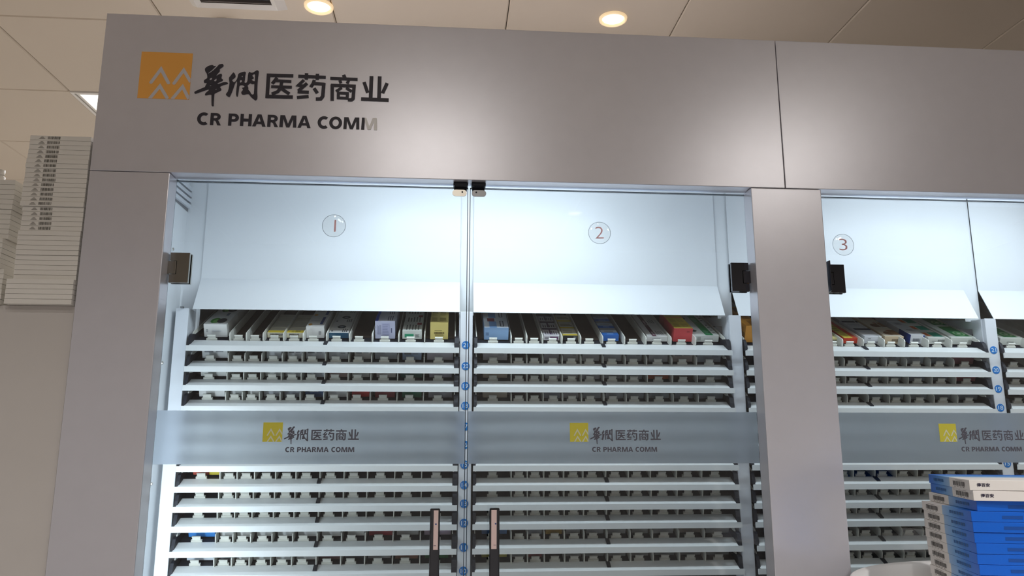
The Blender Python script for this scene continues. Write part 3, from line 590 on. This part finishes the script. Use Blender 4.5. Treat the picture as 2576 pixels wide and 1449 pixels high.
G1 = 'medicine cartons on the top shelf'
W_ = 'E9E9E6'
TOP = [
 (1, .0240, .0809, .034, .10, W_, [('t', 'oval', .18, .58, .08, .52, '3F8F33'), ('t', 'oval', .30, .50, .10, .40, '83C36A'), ('t', 'oval', .46, .86, .10, .50, '3A3C40'), ('t', 'rect', .62, .74, .72, .98, '8A8E9C'), ('f', 'lines', .10, .20, .40, .62, '7C8088', 3), ('f', 'lines', .36, .82, .42, .56, 'CFD2D6', 1)], 'white carton with green leaf circle and black oval on its top', {}),
 (1, .1799, .2243, .0135, .022, 'EFE9CF', [('t', 'rect', .01, .99, .02, .75, 'E8CF3A'), ('f', 'bar', .15, .70, .45, .85, '55565A'), ('f', 'rect', .72, .95, .5, .8, '9B9C9C')], 'thin yellow-topped cream carton, left one of the yellow pair', {}),
 (1, .2278, .2723, .0135, .022, 'EFE9CF', [('t', 'rect', .01, .99, .02, .85, 'E8CF3A'), ('t', 'bar', .45, .75, .15, .75, '6B5F28'), ('t', 'lines', .25, .42, .2, .7, '7A6D2A', 3), ('f', 'bar', .15, .70, .45, .85, '55565A')], 'thin yellow-topped cream carton with barcode on top, right one of the pair', {}),
 (1, .2768, .3215, .031, .085, 'ECECEA', [('t', 'rect', .70, .86, .22, .95, '2F4C8E'), ('t', 'oval', .08, .30, .08, .28, 'D9A04A'), ('f', 'lines', .70, .86, .30, .62, '6A6E76', 3), ('t', 'rect', .1, .6, .55, .60, 'C5C8CE')], 'white carton with blue label down its top and small orange leaf', {}),
 (1, .3335, .3834, .0150, .085, 'EDEDEB', [('t', 'oval', .30, .75, .42, .72, '33404E'), ('t', 'oval', .42, .62, .50, .64, '9AA4AE'), ('t', 'col', .62, .92, .06, .45, '4B5058', 3), ('t', 'oval', .08, .18, .10, .18, '2B3E50'), ('f', 'lines', .08, .4, .3, .7, '6E98B0', 2)], 'flat white carton with dark teal front and dark shield on top', {'front': '1E5878'}),
 (1, .4502, .5005, .047, .06, 'C9CCE6', [('t', 'rect', .01, .16, .02, .98, '3350C8'), ('t', 'col', .6, .92, .1, .85, '5A5F80', 3), ('f', 'col', .10, .30, .25, .88, '8D92B4', 4), ('f', 'rect', .34, .74, .20, .88, 'B7BADB'), ('f', 'lines', .38, .70, .22, .85, '9398BC', 7), ('f', 'rect', .80, .85, .35, .62, '5C618A')], 'tall lavender carton with blue edge, third from the sticker post', {'top': 'E2E4F0'}),
 (1, .5192, .5689, .0225, .07, 'E4E8E2', [('f', 'rect', .12, .58, .22, .62, '2BA57A'), ('f', 'lines', .66, .88, .22, .62, '6E7474', 3), ('t', 'col', .15, .9, .1, .75, '6A706E', 5), ('t', 'rect', .72, .95, .7, .95, 'A03040')], 'white carton with green label on its front, second from the sticker post', {}),
 (1, .5902, .6361, .045, .055, 'EBD884', [('f', 'bar', .22, .78, .33, .44, '5E4C22'), ('f', 'lines', .24, .80, .50, .56, '7C6830', 1), ('f', 'lines', .26, .76, .22, .30, '7C6830', 2), ('t', 'lines', .08, .45, .2, .8, 'A58E40', 3), ('t', 'lines', .52, .92, .2, .8, 'A58E40', 3)], 'tall yellow carton with brown barcode beside the sticker post', {}),
 (2, .0268, .0902, .033, .085, '8FB4DE', [('t', 'rect', .22, .52, .0, .62, '86B0E4'), ('t', 'rect', .16, .46, .62, .96, '8C3A4A'), ('t', 'rect', .66, .82, .10, .68, '4E5766'), ('t', 'rect', .70, .78, .14, .64, 'DDE2EA'), ('f', 'lines', .06, .22, .38, .62, '54749C', 3)], 'light blue carton with white top and dark red patch, right of the post', {'top': 'DEE4EC'}),
 (2, .1822, .2231, .0145, .06, 'E2E0E6', [('f', 'rect', .40, .92, .18, .72, '6A3F6C'), ('f', 'lines', .08, .34, .3, .7, '7A7480', 2), ('t', 'col', .1, .92, .08, .6, '57505E', 6), ('t', 'rect', .42, .52, .08, .75, '5A3A66'), ('t', 'rect', .02, .98, .74, .98, '54405E')], 'white carton with purple label, left of the black-fronted one', {}),
 (2, .2325, .2713, .0145, .06, 'E9DC8C', [('t', 'lines', .1, .9, .35, .7, '8B8458', 2), ('t', 'rect', .01, .99, .0, .16, 'E5CC3E'), ('f', 'lines', .72, .92, .3, .8, 'C8CCD0', 3)], 'black-fronted carton with yellow edge and pale top', {'front': '23262E', 'top': 'DAD6C0'}),
 (2, .3369, .3803, .0165, .06, '2F6FC4', [('t', 'rect', .01, .99, .34, .70, 'CFE0F0'), ('t', 'rect', .01, .99, .0, .34, '2E7AD8'), ('t', 'rect', .3, .7, .1, .2, '9CC4F0'), ('t', 'rect', .01, .99, .7, .98, 'A9AEB8'), ('t', 'lines', .2, .8, .44, .58, '8790A0', 1)], 'small bright blue carton with white band on top', {}),
 (2, .4560, .5098, .0145, .10, 'EAEAE8', [('t', 'rect', .26, .46, .0, .95, '5B2F44'), ('t', 'rect', .32, .42, .08, .38, 'BFA8B2'), ('t', 'col', .55, .9, .12, .5, '8A8C92', 4), ('f', 'lines', .25, .75, .40, .65, 'A0A2A6', 2)], 'flat white carton with dark maroon stripe along its top', {}),
 (2, .5262, .5764, .037, .05, 'D24A4E', [('f', 'lines', .68, .86, .68, .84, '9C2A34', 2), ('t', 'lines', .12, .46, .2, .85, 'B59A3C', 3), ('t', 'lines', .54, .9, .2, .85, 'B59A3C', 3)], 'red carton with yellow top between the maroon-striped and green-banded ones', {'top': 'E0C356'}),
 (2, .5789, .6484, .019, .11, 'E8ECE6', [('t', 'rect', .48, .78, .0, .98, '1E8A4C'), ('t', 'lines', .52, .72, .06, .4, '7CC498', 4), ('t', 'oval', .06, .28, .25, .42, '4C5A52'), ('t', 'lines', .84, .95, .1, .9, '9AA49C', 4), ('f', 'rect', .16, .30, .25, .75, 'B4BAB4'), ('f', 'lines', .42, .78, .35, .60, 'C2C6C2', 1)], 'flat white carton with broad green band along its top, end of the bank', {}),
 (3, .0200, .0600, .046, .06, 'E8A23C', [('l', 'rect', .05, .60, .15, .55, 'B07A2C'), ('t', 'rect', .4, .9, .1, .8, 'B87B28')], 'orange carton glimpsed between the post and the middle stile', {}),
 (3, .2356, .2798, .0150, .06, 'E6DC9A', [('t', 'rect', .01, .6, .0, .7, 'E2D04C'), ('f', 'bar', .45, .85, .2, .7, '6A6A66')], 'yellow and white carton at the edge of the middle stile', {}),
 (3, .2931, .3331, .0150, .05, 'D8452E', [('t', 'rect', .01, .62, .0, .98, 'E8D65A'), ('t', 'rect', .62, .99, .0, .98, 'E0583A'), ('t', 'lines', .1, .55, .2, .8, 'B0A040', 2)], 'red-fronted carton with yellow top near the middle stile', {}),
 (3, .3497, .3976, .0210, .07, 'E2E4EA', [('t', 'rect', .01, .99, .78, .98, '28304E'), ('f', 'lines', .22, .42, .62, .75, '50545E', 1), ('f', 'lines', .40, .92, .14, .34, '5E626C', 1), ('t', 'lines', .1, .9, .35, .6, 'C6CAD6', 2)], 'white carton with navy rear edge, third from the stile', {}),
 (3, .4066, .4592, .0210, .07, 'D8C2A2', [('t', 'oval', .22, .75, .18, .62, '8A6240'), ('t', 'rect', .62, .99, .2, .8, 'A47C56'), ('f', 'bar', .38, .75, .25, .68, '8C7A62'), ('t', 'oval', .55, .72, .62, .80, 'B86A40')], 'tan carton with brown leaf shape on a cream top', {'top': 'EADFCB'}),
 (3, .4788, .5177, .0260, .06, 'E4E6EA', [('l', 'rect', .0, .95, .02, .98, '2C4A9C'), ('f', 'bar', .18, .72, .28, .62, '6C7078'), ('f', 'rect', .88, .99, .02, .98, '2C4A9C'), ('t', 'lines', .3, .8, .5, .85, '9AA0AC', 3)], 'white carton with dark blue sides and grey barcode', {}),
 (3, .5289, .5865, .0190, .06, 'E6E8E2', [('t', 'rect', .34, .92, .15, .75, '2FA084'), ('t', 'rect', .06, .28, .2, .7, 'DD7A4A'), ('f', 'bar', .48, .92, .40, .72, '6C7070'), ('f', 'lines', .2, .4, .42, .55, '7A7E7E', 1)], 'white carton with teal and orange patches on its top', {}),
 (3, .5933, .6643, .0200, .10, 'E6EAE2', [('t', 'rect', .28, .92, .10, .98, '2F8A4A'), ('t', 'oval', .40, .82, .16, .52, 'A9D0A0'), ('t', 'oval', .46, .76, .21, .47, '3F9A54'), ('t', 'oval', .54, .68, .27, .41, 'CFE4C8'), ('f', 'lines', .70, .86, .22, .75, '8A908A', 4)], 'white and green carton with pale ring on top, left of the far post', {}),
 (4, .0330, .1000, .0200, .10, 'E6EAE2', [('t', 'rect', .22, .80, .08, .98, '2F8A4A'), ('t', 'oval', .34, .80, .14, .50, 'A9D0A0'), ('t', 'oval', .42, .72, .20, .44, '3F9A54'), ('t', 'oval', .5, .64, .26, .38, 'CFE4C8'), ('f', 'lines', .3, .65, .3, .6, '9AA09A', 1)], 'white and green carton with pale ring on top, right of the far post', {}),
]
QN = ['green-leaf white carton', 'left yellow-topped carton', 'right yellow-topped carton', 'blue-labelled white carton', 'teal-fronted carton', 'tall lavender carton', 'green-labelled white carton', 'tall yellow carton', 'light blue carton', 'purple-labelled carton', 'black-fronted carton', 'bright blue carton', 'maroon-striped carton', 'red carton', 'green-banded carton', 'orange carton', 'yellow and white carton by the stile', 'red and yellow carton', 'navy-edged carton', 'tan carton', 'blue-sided white carton', 'teal and orange carton', 'pale-ring green carton left of the far post', 'pale-ring green carton right of the far post']
for (bk, a, b, h, l, base, pr, lab, kw), qn in zip(TOP, QN):
    put_carton(bk, 21, a, b, h, l, 0.027, base, pr, lab, group=G1, **kw)
    nq = 2 if l > 0.04 else 6
    if nq == 6: base = 'D6D2C2'
    for q in range(1, nq + 1):                 # cartons waiting in the channel behind
        o = put_carton(bk, 21, a + 0.0006 * (q % 2), b + 0.0006 * (q % 2), h * (0.97 if q % 2 else 1), l, 0.027 + q * (l + 0.0008), base, [] if nq == 6 else [p for p in pr if p[0] == 't'], 'carton queued in the shade behind the ' + qn, group='queued behind the ' + qn, name='queued_carton', **({k: v for k, v in kw.items() if k == 'top'}))
# lower shelves: only the front cartons show, in the slot under the lip above
LOW = {
 (1, 20): {1: 'E6E8E8', 4: 'D5D8DC', 5: 'D8DADD', 6: 'D9DBDF', 7: 'D2D4D8', 8: 'D6D3D0', 9: 'A9AEB5', 10: '9FB4CF', 11: 'C9C4CE'},
 (1, 19): {1: 'E4E6E2', 4: 'DEE0DE', 5: 'C9CCD0', 6: 'C9D0D8', 7: 'C3A9A4', 8: 'DCDCDA', 9: 'D4CCC8', 10: '2D5A52', 11: 'C5C0D0'},
 (1, 18): {1: 'E8E8E6', 2: 'DADCDC', 3: 'E0E0DE', 4: 'BFC2C8', 5: '8F939C', 6: '27466E', 7: 'DCDCDC', 8: 'D2403F', 9: '8C3038', 10: '1F6E50', 11: 'A9A8B0'},
 (1, 14): {1: 'C8503E'},
 (1, 11): {1: '2F86D6', 2: 'DEDFDE', 3: 'E2E2E0', 4: 'DCDEDD', 5: 'DADCDC', 6: 'E0E1E1', 7: 'DADADA', 8: 'D8D8D6', 9: 'A03A44', 10: 'C4C4C4', 11: 'CFC0D6'},
 (1, 10): {1: 'DCE2EA', 2: '55585E', 3: 'E0E0DE', 4: 'DADCDA', 5: 'DADCDC', 6: 'E2E2E2', 7: '6B4A4A', 8: '3E4046', 9: 'B0B2B4', 10: '9A6A58', 11: '2F7A46'},
 (2, 20): {1: 'C4BFC4', 4: 'AAA6B0', 5: 'BDBCC0', 6: 'B5B6BC', 7: 'B2B4BA', 8: 'A8AEB6', 9: 'AEB0B4', 10: 'B6A8A4', 11: '9AA0A8'},
 (2, 19): {1: 'C9B8A4', 4: 'BFBFC6', 5: 'ABA9B4', 6: 'B4B4BC', 7: 'A4AAB2', 8: 'A2A8B0', 9: 'C0562E', 10: '5A4640', 11: 'AEB4B8'},
 (2, 18): {1: 'C4B8A8', 4: '8C929C', 5: 'B2B2BA', 6: 'A0A8B2', 7: 'A0A6AE', 8: '9298A2', 9: '98A0A8', 10: '8A9098', 11: '949AA2'},
 (2, 11): {1: '5C86C0', 3: 'B4C0CC', 4: 'C0A050', 5: 'B8BCC0', 6: 'B0B6BC', 7: 'AEB4B8', 8: 'B0B4B6', 9: 'AEB2B6', 10: 'A8A09C', 11: 'A0A6AA'},
 (2, 10): {1: 'C8C060', 2: 'B4BCC4', 3: 'A8545C', 5: 'A4AAAE', 6: 'A8AEB2', 7: 'B4B8BA', 8: 'B0B4B6', 9: 'A6ACB0', 10: 'A4A8AC', 11: '9CA2A6'},
 (3, 20): {7: '9098A0', 8: 'A0A6AE', 9: 'A0A6AC', 10: '8C949C', 11: '8A5A60'},
 (3, 19): {7: '98A0A8', 8: '8C949C', 9: '8890A0', 10: '8A929A', 11: '9A4450'},
 (3, 18): {7: '8C949C', 8: '98A0A8', 9: '9AA0A6', 10: '8A929A', 11: '8A929A'},
}
ORD = ['first', 'second', 'third', 'fourth', 'fifth', 'sixth', 'seventh', 'eighth', 'ninth', 'tenth', 'eleventh']
def cname(h):
    r, g, b = (int(h[i:i + 2], 16) for i in (0, 2, 4)); mx, mn = max(r, g, b), min(r, g, b)
    if mx - mn < 34: return 'white' if mx > 205 else 'grey' if mx > 110 else 'dark grey'
    if r == mx: return 'red' if g < r * 0.55 and b < r * 0.6 else ('yellow' if g > r * 0.8 and b < r * 0.7 else 'pinkish' if b > g else 'brownish')
    return 'green' if g == mx else ('lavender' if r > b * 0.75 else 'blue')
rr = random.Random(3)
for (bk, row), d in LOW.items():
    for sl, colr in d.items():
        a, b = DIV[sl - 1], DIV[sl]; wd = (b - a) * rr.uniform(0.72, 0.86); x0 = a + (b - a - wd) * rr.uniform(0.45, 0.75)
        if sl == 1: wd = 0.062; x0 = a + 0.018
        h = rr.uniform(0.0285, 0.033) if row != 14 else 0.036
        ink = '6E727A' if int(colr[2:4], 16) > 130 else 'B8BCC4'
        k = rr.randrange(4)
        pr = [[('f', 'lines', .62, .9, .45, .85, ink, 3)], [('f', 'bar', .25, .75, .50, .85, ink)], [('f', 'lines', .12, .62, .60, .84, ink, 2)], [('f', 'rect', .1, .45, .5, .8, ink), ('f', 'lines', .55, .9, .5, .8, ink, 2)]][k]
        if (bk, row, sl) == (1, 14, 1): pr = [('f', 'rect', .62, .99, .0, 1.0, 'E0D040')]
        if (bk, row, sl) == (1, 10, 1): pr = [('f', 'rect', .24, .86, .45, .98, '2E6FC0')]
        if (bk, row, sl) == (1, 11, 1): pr = [('f', 'lines', .05, .2, .45, .9, 'BFE0F8', 3)]
        where = {1: 'door 1', 2: 'door 2', 3: 'door 3'}[bk]
        if bk == 3: which = ORD[11 - sl] + ' from the right'
        else: which = ORD[sl - 1] + ' from the left'
        put_carton(bk, row, x0, x0 + wd, h, 0.07, 0.020 + rr.uniform(0, 0.004), colr, pr, f'{cname(colr)} carton end, shelf at sticker {row}, {which} slot, {where}', group='carton ends on the lower shelves')

# ------------------------------------------------------------------ neighbouring cabinet with stacked flat cartons
def panel_mat():
    m = mat('beige_panel', (0.50, 0.465, 0.43), 0.45); nt = m.node_tree; b = nt.nodes['Principled BSDF']
    tc = nt.nodes.new('ShaderNodeTexCoord'); n = nt.nodes.new('ShaderNodeTexNoise'); n.inputs['Scale'].default_value = 6; n.inputs['Detail'].default_value = 3
    cr = nt.nodes.new('ShaderNodeValToRGB'); cr.color_ramp.elements[0].color = (0.60, 0.56, 0.53, 1); cr.color_ramp.elements[1].color = (0.66, 0.62, 0.59, 1)
    nt.links.new(tc.outputs['Object'], n.inputs['Vector']); nt.links.new(n.outputs['Fac'], cr.inputs[0]); nt.links.new(cr.outputs[0], b.inputs['Base Color'])
    return m
M['beige'] = panel_mat()
nb = empty('storage_cabinet', (-1.3, 0.3, 0), 'plain beige cabinet left of the silver one, carrying flat white cartons', 'cabinet')
MB().box(-1.85, -0.7575, 0.012, 0.03, 0.08, 1.8185, 'beige', 0.001).build('front_panel', nb)
MB().box(-1.85, -0.7575, 0.031, 0.60, 0.0, 1.8180, 'beige').build('body', nb)
GW = 'flat white cartons stacked on the left cabinet'
def flat_carton(x0, x1, y0, z0, h, depth, bar, label, grp, tint='F0ECE5'):
    m = MB().box(x0, x1, y0, y0 + depth, z0 + 0.0002, z0 + h - 0.0003, pm(tint, 0.4), 0.0005)
    if bar:
        rnd = random.Random(int(z0 * 1e5)); W0 = x1 - x0; e = y0 - 0.0003
        x = x0 + W0 * 0.29
        while x < x0 + W0 * 0.49:
            wv = rnd.choice((0.0004, 0.0007, 0.0011)); m.quad((x, e, z0 + h * .2), (x + wv, e, z0 + h * .2), (x + wv, e, z0 + h * .8), (x, e, z0 + h * .8), pm('5A564E')); x += wv + rnd.choice((0.0003, 0.0005, 0.0009))
        for i in range(4):
            zz = z0 + h * (0.22 + 0.15 * i); dx = 0.0014 * i
            m.quad((x0 + W0 * 0.145 + dx, e, zz), (x0 + W0 * 0.25 - dx, e, zz), (x0 + W0 * 0.25 - dx, e, zz + h * .07), (x0 + W0 * 0.145 + dx, e, zz + h * .07), pm('77726A'))
    return tag(m.build('flat_carton', None, ((x0 + x1) / 2, y0, z0)), label, 'box', grp)
hh = (2.1755 - 1.8188) / 35
rr = random.Random(11)
ORDN = ORD + ['twelfth', 'thirteenth', 'fourteenth', 'fifteenth', 'sixteenth', 'seventeenth', 'eighteenth', 'nineteenth', 'twentieth', 'twenty-first', 'twenty-second', 'twenty-third', 'twenty-fourth', 'twenty-fifth', 'twenty-sixth', 'twenty-seventh', 'twenty-eighth', 'twenty-ninth', 'thirtieth', 'thirty-first', 'thirty-second', 'thirty-third', 'thirty-fourth', 'thirty-fifth']
for k in range(35):                            # k = 0 is the topmost
    z0 = 1.8188 + (34 - k) * hh
    g = 0 if k < 15 else 1 if k < 20 else 2 if k < 25 else 3 if k < 30 else 4
    x0 = (-0.8778, -0.8768, -0.8785, -0.8790, -0.8852)[g] + rr.uniform(-0.0007, 0.0007) - (k * 0.00022 if g == 0 else 0); y0 = (0.0, 0.003, 0.0015, 0.004, -0.006)[g]
    if k in (5, 6, 14): y0 -= 0.002
    x1 = (-0.7560, -0.7566, -0.7572, -0.7575, -0.7568)[g]
    bar = k < 20
    flat_carton(x0, x1, y0, z0, hh, 0.105, bar, f'flat white carton {"with barcode, " if bar else "without barcode, "}{ORDN[k]} from top of stack beside silver cabinet', GW)
h2 = (2.0776 - 1.8188) / 25
for k in range(25):
    z0 = 1.8188 + (24 - k) * h2
    g = 0 if k < 6 else 1 if k < 12 else 2 if k < 18 else 3
    x1 = (-0.8965, -0.8985, -0.9035, -0.8975)[g] + rr.uniform(-0.0006, 0.0006); y0 = (0.001, 0.004, -0.004, 0.003)[g]
    flat_carton(x1 - 0.128, x1, y0, z0, h2, 0.105, False, f'flat white carton, {ORDN[k]} from top of shorter stack at left edge', GW, 'EAE6DE')
t = empty('small_bottle', (-0.951, 0.045, 2.0776), 'small white bottle standing on the shorter carton stack at left', 'bottle')
MB().lathe((-0.951, 0.045), [(0.0005, 2.0777), (0.0075, 2.0777), (0.0078, 2.079), (0.0078, 2.097), (0.005, 2.0995), (0.005, 2.102)], 'frame_white').build('body', t)
MB().lathe((-0.951, 0.045), [(0.0062, 2.1015), (0.0064, 2.103), (0.0062, 2.1125), (0.0005, 2.113)], 'frame_white').build('cap', t)

# ------------------------------------------------------------------ blue and white cartons in a tub on a counter, right foreground
D0, T0, W0 = 0.235, 0.0163, 0.205
def blue_print():
    m = bpy.data.materials.new('blue_white_print'); m.use_nodes = True; nt = m.node_tree; b = nt.nodes['Principled BSDF']; b.inputs['Roughness'].default_value = 0.35
    tc = nt.nodes.new('ShaderNodeTexCoord'); sx = nt.nodes.new('ShaderNodeSeparateXYZ'); mr = nt.nodes.new('ShaderNodeMapRange'); mr.inputs['From Max'].default_value = D0
    cr = nt.nodes.new('ShaderNodeValToRGB'); e = cr.color_ramp.elements
    e[0].position = 0.0; e[0].color = (*hexc('F4EFEA'), 1); e[1].position = 1.0; e[1].color = (*hexc('0A66D8'), 1)
    for p, c in ((0.445, 'F4EFEA'), (0.455, 'A2C4EA'), (0.62, '6AA8E8'), (0.80, '1E7CE0')):
        n = e.new(p); n.color = (*hexc(c), 1)
    nt.links.new(tc.outputs['Object'], sx.inputs[0]); nt.links.new(sx.outputs[1], mr.inputs[0]); nt.links.new(mr.outputs[0], cr.inputs[0]); nt.links.new(cr.outputs[0], b.inputs['Base Color'])
    return m
M['blueprint'] = blue_print()
def blue_carton():                              # local: length along y from the white end (y=0) to the blue end (y=D0)
    m = MB().box(0, W0, 0, D0, 0, T0 - 0.0004, 'blueprint', 0.0007); e = 0.0003; rnd = random.Random(5)
    for sx, xs in ((0, -e), (1, W0 + e)):
        Q = lambda y0, y1, z0, z1, c: m.quad((xs, y0, z0), (xs, y1, z0), (xs, y1, z1), (xs, y0, z1), pm(c))
        y = D0 * 0.10
        while y < D0 * 0.36:
            wv = rnd.choice((0.0009, 0.0016, 0.0026)); Q(y, y + wv, T0 * .24, T0 * .70, '55504E'); y += wv + rnd.choice((0.0008, 0.0013, 0.002))
        for i in range(4): Q(D0 * (.11 + .065 * i), D0 * (.145 + .065 * i), T0 * .12, T0 * .17, '8A8480')
        Q(D0 * .14, D0 * .30, T0 * .79, T0 * .82, '8A8480')
        for i in range(6): Q(D0 * (.60 + .045 * i), D0 * (.636 + .045 * i), T0 * .36, T0 * .66, '1B5A9C')
        Q(D0 * .66, D0 * .82, T0 * .24, T0 * .28, '3C86C8')
    vs, fs = text('得百安', 0.0105, 0.0295, T0 * .33, T0 * .68, -e, 0.03); m.add(vs, fs, pm('2A2340'))
    for i in range(3): m.quad((0.03 + i * 0.05, D0 + e, T0 * .3), (0.06 + i * 0.05, D0 + e, T0 * .3), (0.06 + i * 0.05, D0 + e, T0 * .6), (0.03 + i * 0.05, D0 + e, T0 * .6), pm('0C4FA6'))
    return m.build('blue_white_carton')
bc = blue_carton()
ang = [-18.0, -17.5, -15.5, -14.5, -14.8, -14.5, -14.2, -14.6, -14.4, -14.9, -14.3, -14.6, -14.5]
off = [(0, 0), (.004, -.001), (.010, .002), (0, .004), (.001, .004), (.002, .005), (.003, .004), (.003, .005), (.004, .004), (.005, .005), (.005, .004), (.006, .005), (.006, .004)]
ztop = 1.4903; CX, CY = 0.832, -0.3756
for k in range(13):
    o = bc if k == 0 else bc.copy()
    if k: COL.objects.link(o)
    z = ztop - (k + 1) * T0; th = R(ang[k]); x, y = CX + off[k][0], CY + off[k][1]
    if k < 2: o.location = (x, y, z); o.rotation_euler = (0, 0, th)
    else:                                       # turned round: blue end towards the viewer
        v = Vector((W0, D0, 0)); v.rotate(Euler((0, 0, th))); o.location = (x + v.x, y + v.y, z); o.rotation_euler = (0, 0, th + math.pi)
    if k < 2: lab = ('white-fronted medicine carton with blue far end, topmost of the blue stack at right', 'white-fronted medicine carton, second from the top of the blue stack')[k]
    else: lab = f'blue-fronted carton with barcode on its side, {ORDN[k]} from top of right stack'
    tag(o, lab, 'box', 'blue and white cartons in the tub')
def tub():                                      # a round, shallow tub with a broad rim
    zf, zr, cx, cy, r = ztop - 13 * T0 - 0.0005, 1.314, 1.0, -0.33, 0.318
    t = empty('white_tub', (cx, cy, zf - 0.004), 'white round plastic tub holding the blue medicine cartons', 'tub')
    m = MB().lathe((cx, cy), [(r - 0.028, zf - 0.004), (r - 0.004, zr - 0.008), (r - 0.001, zr - 0.007), (r, zr - 0.004), (r - 0.001, zr - 0.001), (r - 0.004, zr), (r - 0.020, zr), (r - 0.024, zr - 0.002), (r - 0.040, zf)], 'tub', 96)
    m.build('wall', t)
    MB().cyl((cx, cy), 2, r - 0.0405, r - 0.0405, zf - 0.004, zf - 0.0001, 'tub', 64, True, False).build('base', t)
    return zf - 0.004
zt = tub()
t = empty('service_counter', (1.03, -0.38, 0), 'pale counter under the white tub, below the view', 'counter')
MB().box(0.74, 1.30, -0.62, -0.16, zt - 0.0305, zt - 0.0005, 'frame_white', 0.003).build('worktop', t)
MB().box(0.78, 1.26, -0.58, -0.20, 0, zt - 0.031, 'wall').build('pedestal', t)
